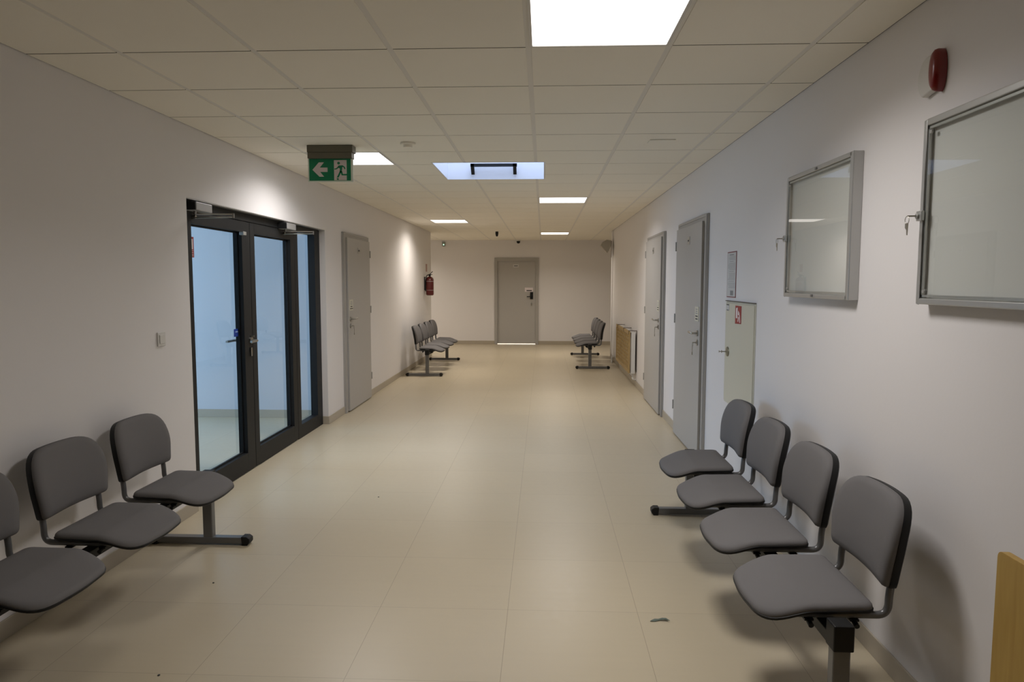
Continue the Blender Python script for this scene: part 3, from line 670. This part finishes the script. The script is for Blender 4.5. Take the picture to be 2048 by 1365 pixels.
# loudspeaker on its bracket at the end of the right wall
e = tag(empty('loudspeaker', (1.275, 13.9, 2.24)), 'pale angular loudspeaker on a bracket high at the far end of the right wall', 'loudspeaker')
bm = bmesh.new(); prism(bm, [(-0.155, 0.0), (-0.115, 0.055), (-0.05, 0.085), (0.02, 0.07), (0.02, 0.0), (-0.02, -0.08), (-0.045, -0.115)], lambda a, b, t: (a*1.2+0.01, t, b*1.3-0.01), -0.11, 0.11); obj('cabinet', bm, mat('speaker_grey', (0.40, 0.375, 0.32), 0.5), e, bevel=0.008)
bm = bmesh.new(); box(bm, 0.02, 0.051, -0.012, 0.012, 0.02, 0.045); box(bm, 0.045, 0.051, -0.03, 0.03, -0.24, 0.08); obj('bracket', bm, mat('bracket_brown', (0.16, 0.13, 0.11), 0.5), e)

# ------------------------------------------------------------------ right wall: siren
e = tag(empty('alarm_sounder', (XR, 2.580, 2.245)), 'round red and white alarm sounder on the right wall above the notice cases', 'alarm')
bm = bmesh.new()
pts = [(0.066*math.cos(q)*0.95+0.010, 0.072*math.sin(q)-0.004) for q in [math.radians(-62+a) for a in range(0, 300, 12)]]
prism(bm, pts, lambda a, b, t: (t, a, b), -0.001, -0.026); obj('white_cover', bm, white_pl, e, bevel=0.005)
bm = bmesh.new()
rr = [(1.0, -0.002), (1.0, -0.022), (0.93, -0.034), (0.78, -0.041), (0.5, -0.044)]; rings = []
for k_, h_r in rr: rings.append([bm.verts.new((h_r, -0.047+0.025*k_*math.cos(q*math.pi/16), 0.004+0.072*k_*math.sin(q*math.pi/16))) for q in range(32)])
for A, B_ in zip(rings, rings[1:]):
    for k in range(32): bm.faces.new((A[k], A[(k+1) % 32], B_[(k+1) % 32], B_[k]))
bm.faces.new(rings[0][::-1]); bm.faces.new(rings[-1])
obj('red_lens', bm, mat('red_lens_plastic', (0.20, 0.008, 0.006), 0.3, coat=0.4), e, smooth=True)

# ------------------------------------------------------------------ glass notice cases
def case(name, y0, y1, z0, z1, label, lockz, keyside):
    e = tag(empty('notice_case', (XR, y0, z0)), label, 'notice case', 'glazed notice cases'); w, h, t = y1-y0, z1-z0, 0.045
    fw = 0.021
    bm = bmesh.new()
    box(bm, -t, 0, 0, fw+0.012, 0, h); box(bm, -t, 0, w-fw, w, 0, h); box(bm, -t, 0, fw, w-fw, 0, fw); box(bm, -t, 0, fw, w-fw, h-fw, h)
    obj('frame', bm, alu_m, e, bevel=0.003)
    bm = bmesh.new(); q = fw+0.004
    for a in ((q, q+0.01, q, h-q), (w-q-0.01, w-q, q, h-q), (q, w-q, q, q+0.008), (q, w-q, h-q-0.008, h-q)): box(bm, -t+0.0055, -t+0.013, a[0]+0.006, a[1]+0.006 if a[1]+0.006 < w-fw else w-fw, a[2], a[3])
    obj('inner_bead', bm, alu_m, e)
    bm = bmesh.new(); box(bm, -0.022, -0.001, fw, w-fw, fw, h-fw); obj('backboard', bm, board_m, e)
    bm = bmesh.new(); v = [bm.verts.new(p) for p in ((-t+0.005, fw, fw), (-t+0.005, w-fw, fw), (-t+0.005, w-fw, h-fw), (-t+0.005, fw, h-fw))]; bm.faces.new(v); obj('glass_door', bm, bglass, e)
    bm = bmesh.new(); lz = lockz-z0; ly = w-fw/2
    box(bm, -t-0.012, -t, ly-0.022, ly+0.012, lz-0.017, lz+0.017); tube(bm, [(-t-0.012, ly, lz), (-t-0.018, ly, lz)], 0.010, 12); lk = obj('lock', bm, alu_m, e, bevel=0.002)
    bm = bmesh.new(); tube(bm, [(-t-0.018, ly, lz), (-t-0.045, ly+0.004, lz)], 0.003, 6)
    tube(bm, [(-t-0.045+0.0, ly+0.005+0.014*math.sin(k*0.5236), lz-0.014+0.014*math.cos(k*0.5236)) for k in range(13)], 0.0012, 6)
    prism(bm, [(ly-0.004, lz-0.024), (ly+0.016, lz-0.024), (ly+0.016, lz-0.04), (ly+0.006, lz-0.048), (ly+0.004, lz-0.066), (ly-0.001, lz-0.066), (ly-0.002, lz-0.046)], lambda a, b, s: (-t-0.045+s, a, b), -0.001, 0.001)
    obj('keys', bm, brass_m, lk)
    bm = bmesh.new()
    for zz in (0.006, h-0.018): box(bm, -t-0.004, -t, w*0.5-0.01, w*0.5+0.01, zz, zz+0.012)
    obj_split('clip', bm, grey_metal, e)
    bm = bmesh.new()
    for zz in (q+0.02, h-q-0.02):
        lathe(bm, [(0.008, -t+0.0045), (0.007, -t-0.001)], (0, w-q-0.022, zz), 'x', 12)
    obj_split('glass_clamp', bm, alu_m, e)
    return e
case('notice_case', 3.112, 3.935, 1.448, 2.086, 'silver-framed glass notice case seen whole, the farther of two on the right wall', 1.762, 1)
case('notice_case', 1.34, 2.556, 1.450, 2.084, 'silver-framed glass notice case cut off by the right edge of the photo', 1.757, 1)

# instruction sheet
fnR = lambda a, b, t: (XR-t, a, b)
e = tag(empty('instruction_sheet', (0, 0, 0)), 'tall printed instruction sheet with dark red border on the right wall above the cream cabinet', 'notice')
e.location = (XR, 5.175, 1.58)
fS = lambda a, b, t: (-t, a, b)
bm = bmesh.new(); box(bm, -0.003, 0, -0.12, 0.12, -0.165, 0.165); obj('border', bm, mat('sheet_border', (0.22, 0.06, 0.06), 0.6), e)
bm = bmesh.new(); box(bm, -0.004, -0.003, -0.112, 0.112, -0.158, 0.158); pg = obj('page', bm, paper_m, e)
bm = bmesh.new(); r = random.Random(4); z = 0.145
for blk, (n, big) in enumerate(((1, 1), (3, 0), (1, 1), (5, 0), (1, 1), (5, 0), (1, 1), (4, 0))):
    for i in range(n):
        w_ = r.uniform(0.05, 0.075) if big else r.uniform(0.075, 0.10); hgt = 0.006 if big and blk == 0 else 0.0022
        if big: box(bm, -0.0046, -0.004, -w_, w_, z-hgt, z)
        else: box(bm, -0.0046, -0.004, -0.10, -0.10+2*w_, z-hgt, z)
        z -= 0.0105
    z -= 0.004
box(bm, -0.0046, -0.004, -0.06, 0.02, -0.15, -0.115)
obj('print', bm, mat('mid_ink', (0.25, 0.25, 0.25), 0.7), pg)

# cream hydrant cabinet
CY0, CY1, CZ0, CZ1 = 4.56, 5.285, 0.64, 1.386
e = tag(empty('hydrant_cabinet', (XR, CY0, CZ0)), 'cream metal fire hydrant cabinet set in the right wall behind the bench', 'cabinet'); w_, h_ = CY1-CY0, CZ1-CZ0
bm = bmesh.new(); box(bm, -0.006, 0, 0, w_, 0, h_); obj('frame', bm, cream_m, e, bevel=0.002)
bm = bmesh.new(); box(bm, -0.012, -0.006, 0.012, w_-0.012, 0.012, h_-0.012); dr = obj('door', bm, cream_m, e, bevel=0.002)
bm = bmesh.new(); box(bm, -0.014, -0.001, 0.002, w_-0.002, h_+0.001, h_+0.006); obj('top_edge', bm, mat('edge_brown', (0.13, 0.11, 0.09), 0.6), e)
ky, kz = w_-0.10, 1.02-CZ0
bm = bmesh.new(); lathe(bm, [(0.036, -0.012), (0.034, -0.020), (0.02, -0.024)], (0, ky, kz), 'x', 24)
obj('lock_disc', bm, mat('lock_dull', (0.30, 0.29, 0.22), 0.4, metal=0.6), dr, smooth=True)
bm = bmesh.new(); tube(bm, [(-0.02, ky, kz), (-0.055, ky, kz)], 0.004, 8); lathe(bm, [(0.010, -0.055), (0.010, -0.058)], (0, ky+0.004, kz), 'x', 12); lathe(bm, [(0.008, -0.072), (0.008, -0.075)], (0, ky+0.006, kz), 'x', 12); tube(bm, [(-0.055, ky+0.004, kz), (-0.073, ky+0.006, kz)], 0.003, 6)
obj('key', bm, brass_m, dr)
bm = bmesh.new(); prism(bm, [(0.30, 0.60), (0.445, 0.595), (0.445, 0.722), (0.30, 0.722)], fS, 0.012, 0.0145); rs = obj('red_sign', bm, redsign_m, dr)
bm = bmesh.new()
for poly in ([(0.385, 0.635), (0.425, 0.635), (0.425, 0.705), (0.385, 0.71)], [(0.335, 0.655), (0.375, 0.66), (0.37, 0.69), (0.34, 0.675)],
             [(0.315, 0.61), (0.33, 0.605), (0.345, 0.65), (0.33, 0.66)], [(0.35, 0.64), (0.365, 0.61), (0.38, 0.615), (0.365, 0.65)]):
    prism(bm, poly, fS, 0.0145, 0.0152)
obj('hose_symbol', bm, pict_m, rs)
bm = bmesh.new(); prism(bm, [(0.615, 0.678), (0.69, 0.678), (0.69, 0.727), (0.615, 0.727)], fS, 0.012, 0.0135); ls = obj('small_label', bm, paper_m, dr)
bm = bmesh.new(); prism(bm, [(0.62, 0.718), (0.685, 0.718), (0.685, 0.725), (0.62, 0.725)], fS, 0.0135, 0.0142); prism(bm, [(0.63, 0.680), (0.68, 0.680), (0.68, 0.685), (0.63, 0.685)], fS, 0.0135, 0.0142); obj('label_print', bm, ink_m, ls)
bm = bmesh.new(); tube(bm, [(-0.012, 0.0, 0.03), (-0.03, 0.0, 0.03)], 0.006, 8); obj('hinge_pin', bm, ink_m, e)

# radiator and its wooden cover
RY0, RY1, RZ0, RZ1 = 10.24, 12.02, 0.17, 0.815
e = tag(empty('radiator', (XR, RY0, 0)), 'white panel radiator on the right wall behind the wooden lattice cover', 'radiator'); L_ = RY1-RY0
bm = bmesh.new(); box(bm, -0.085, -0.022, 0.0, L_-0.06, RZ0+0.02, RZ1-0.02)
obj('panel', bm, mat('radiator_white', (0.70, 0.69, 0.66), 0.35), e, bevel=0.006)
bm = bmesh.new()
for z_ in (RZ1-0.16, RZ0+0.16): box(bm, -0.022, -0.002, 0.25, 0.29, z_, z_+0.04); box(bm, -0.022, -0.002, L_-0.35, L_-0.31, z_, z_+0.04)
obj_split('wall_bracket', bm, dark_m, e)
bm = bmesh.new(); tube(bm, bez([(-0.055, 0.03, RZ0+0.02), (-0.055, 0.03, 0.10), (-0.002, 0.03, 0.10)]), 0.009, 10); tube(bm, [(-0.055, 0.03, RZ0-0.045), (-0.055, -0.03, RZ0-0.045)], 0.014, 12)
tube(bm, bez([(-0.055, L_-0.10, RZ0+0.02), (-0.055, L_-0.10, 0.10), (-0.002, L_-0.10, 0.10)]), 0.009, 10)
obj_split('valve_pipe', bm, white_pl, e, smooth=True)
e = tag(empty('radiator_cover', (XR-0.120, RY0-0.02, 0)), 'wooden lattice radiator cover with dark hooks on the right wall', 'radiator cover')
Lc = L_+0.02; z0_, z1_ = RZ0+0.03, RZ1
bm = bmesh.new(); box(bm, 0, 0.018, 0, 0.05, z0_, z1_); box(bm, 0, 0.018, Lc-0.05, Lc, z0_, z1_); box(bm, 0, 0.018, 0.05, Lc-0.05, z0_, z0_+0.05); box(bm, 0, 0.018, 0.05, Lc-0.05, z1_-0.05, z1_)
obj('cover_frame', bm, lattice_m, e, bevel=0.002)
bm = bmesh.new(); a0, a1, c0, c1 = 0.04, Lc-0.04, z0_+0.04, z1_-0.04; hh = c1-c0
def strip(p, q, x_a, x_b, w2=0.013):
    dvec = Vector((q[0]-p[0], q[1]-p[1])); nrm = Vector((-dvec.y, dvec.x)).normalized()*w2
    prism(bm, [(p[0]+nrm.x, p[1]+nrm.y), (q[0]+nrm.x, q[1]+nrm.y), (q[0]-nrm.x, q[1]-nrm.y), (p[0]-nrm.x, p[1]-nrm.y)], lambda a, b, t: (t, a, b), x_a, x_b)
st_ = 0.11; k = a0-hh
while k < a1:
    p, q = [k, c0], [k+hh, c1]
    if p[0] < a0: p = [a0, c0+(a0-k)]
    if q[0] > a1: q = [a1, c1-(k+hh-a1)]
    if q[0]-p[0] > 0.01:
        strip(p, q, 0.003, 0.008); strip([p[0], c0+c1-p[1]], [q[0], c0+c1-q[1]], 0.008, 0.013)
    k += st_
obj('lattice', bm, lattice_m, e)
bm = bmesh.new()
for yy in (0.03, Lc*0.38, Lc*0.86): box(bm, -0.002, 0.118, yy-0.010, yy+0.010, RZ1, RZ1+0.008); box(bm, -0.004, 0.0, yy-0.010, yy+0.010, RZ1-0.05, RZ1+0.008)
for yy in (0.03,): box(bm, 0.112, 0.118, yy-0.012, yy+0.012, RZ0+0.05, RZ1)
obj_split('hook', bm, mat('hook_brown', (0.07, 0.05, 0.035), 0.5), e)
tag(obj('heating_pipe', (lambda b: (tube(b, bez([(XR-0.02, 13.2, 0.13), (XR-0.075, 13.2, 0.13), (XR-0.075, 13.2, 0.0)]), 0.014, 10), tube(b, bez([(XR-0.02, 13.32, 0.13), (XR-0.06, 13.32, 0.13), (XR-0.06, 13.32, 0.0)]), 0.014, 10), b)[-1])(bmesh.new()), white_pl, smooth=True), 'short white heating pipes by the floor beyond the radiator', 'pipe')

# wooden panel in the lower right corner: side board of a low desk
e = tag(empty('wooden_desk', (1.25, 1.05, 0)), 'light brown wooden board of a low desk in the lower right corner', 'desk')
bm = bmesh.new(); pts = rpoly([(0, 0), (0.885, 0), (0.885, 0.795), (0, 0.795)], [0.001, 0.001, 0.022, 0.001]); prism(bm, pts, lambda a, b, t: (t, a, b), 0, 0.022); obj('side_board', bm, wood_m, e, bevel=0.002)
bm = bmesh.new(); box(bm, 0.023, 0.098, 0.0, 0.86, 0.60, 0.62); obj('shelf', bm, wood_m, e, bevel=0.002)
bm = bmesh.new(); box(bm, 0.023, 0.098, 0.0, 0.02, 0.0, 0.60); box(bm, 0.023, 0.098, 0.84, 0.86, 0.0, 0.60); obj_split('end_support', bm, wood_m, e, bevel=0.002)

# scrap and grit on the floor
bm = bmesh.new()
pp = [(-0.045, -0.012), (-0.034, 0.004), (-0.02, 0.016), (-0.004, 0.010), (0.012, 0.013), (0.030, 0.010), (0.045, -0.010), (0.024, -0.004), (0.0, -0.002), (-0.02, -0.010)]
prism(bm, pp, lambda a, b, t: (a, b, t+0.004*math.sin(a*60)), 0.003, 0.0045)
o = tag(obj('paper_scrap', bm, mat('scrap_green', (0.13, 0.16, 0.13), 0.7)), 'small torn grey-green scrap lying on the floor before the right bench', 'scrap'); o.location = (0.532, 3.088, 0.0015)
for (x, y, s, lab) in ((-1.665, 3.385, 0.006, 'tiny dark crumb on the floor tiles by the left bench'), (-1.484, 2.551, 0.006, 'tiny dark crumb on the floor near the bottom left edge'), (-1.162, 4.841, 0.006, 'tiny dark crumb on the floor before the glass doors')):
    bm = bmesh.new(); bmesh.ops.create_icosphere(bm, subdivisions=1, radius=s)
    for v in bm.verts: v.co.z = v.co.z*0.35+s*0.35; v.co.x *= 1+0.3*math.sin(v.co.y*900)
    o = tag(obj('crumb', bm, ink_m), lab, 'crumb', 'crumbs on the floor'); o.location = (x, y, 0)
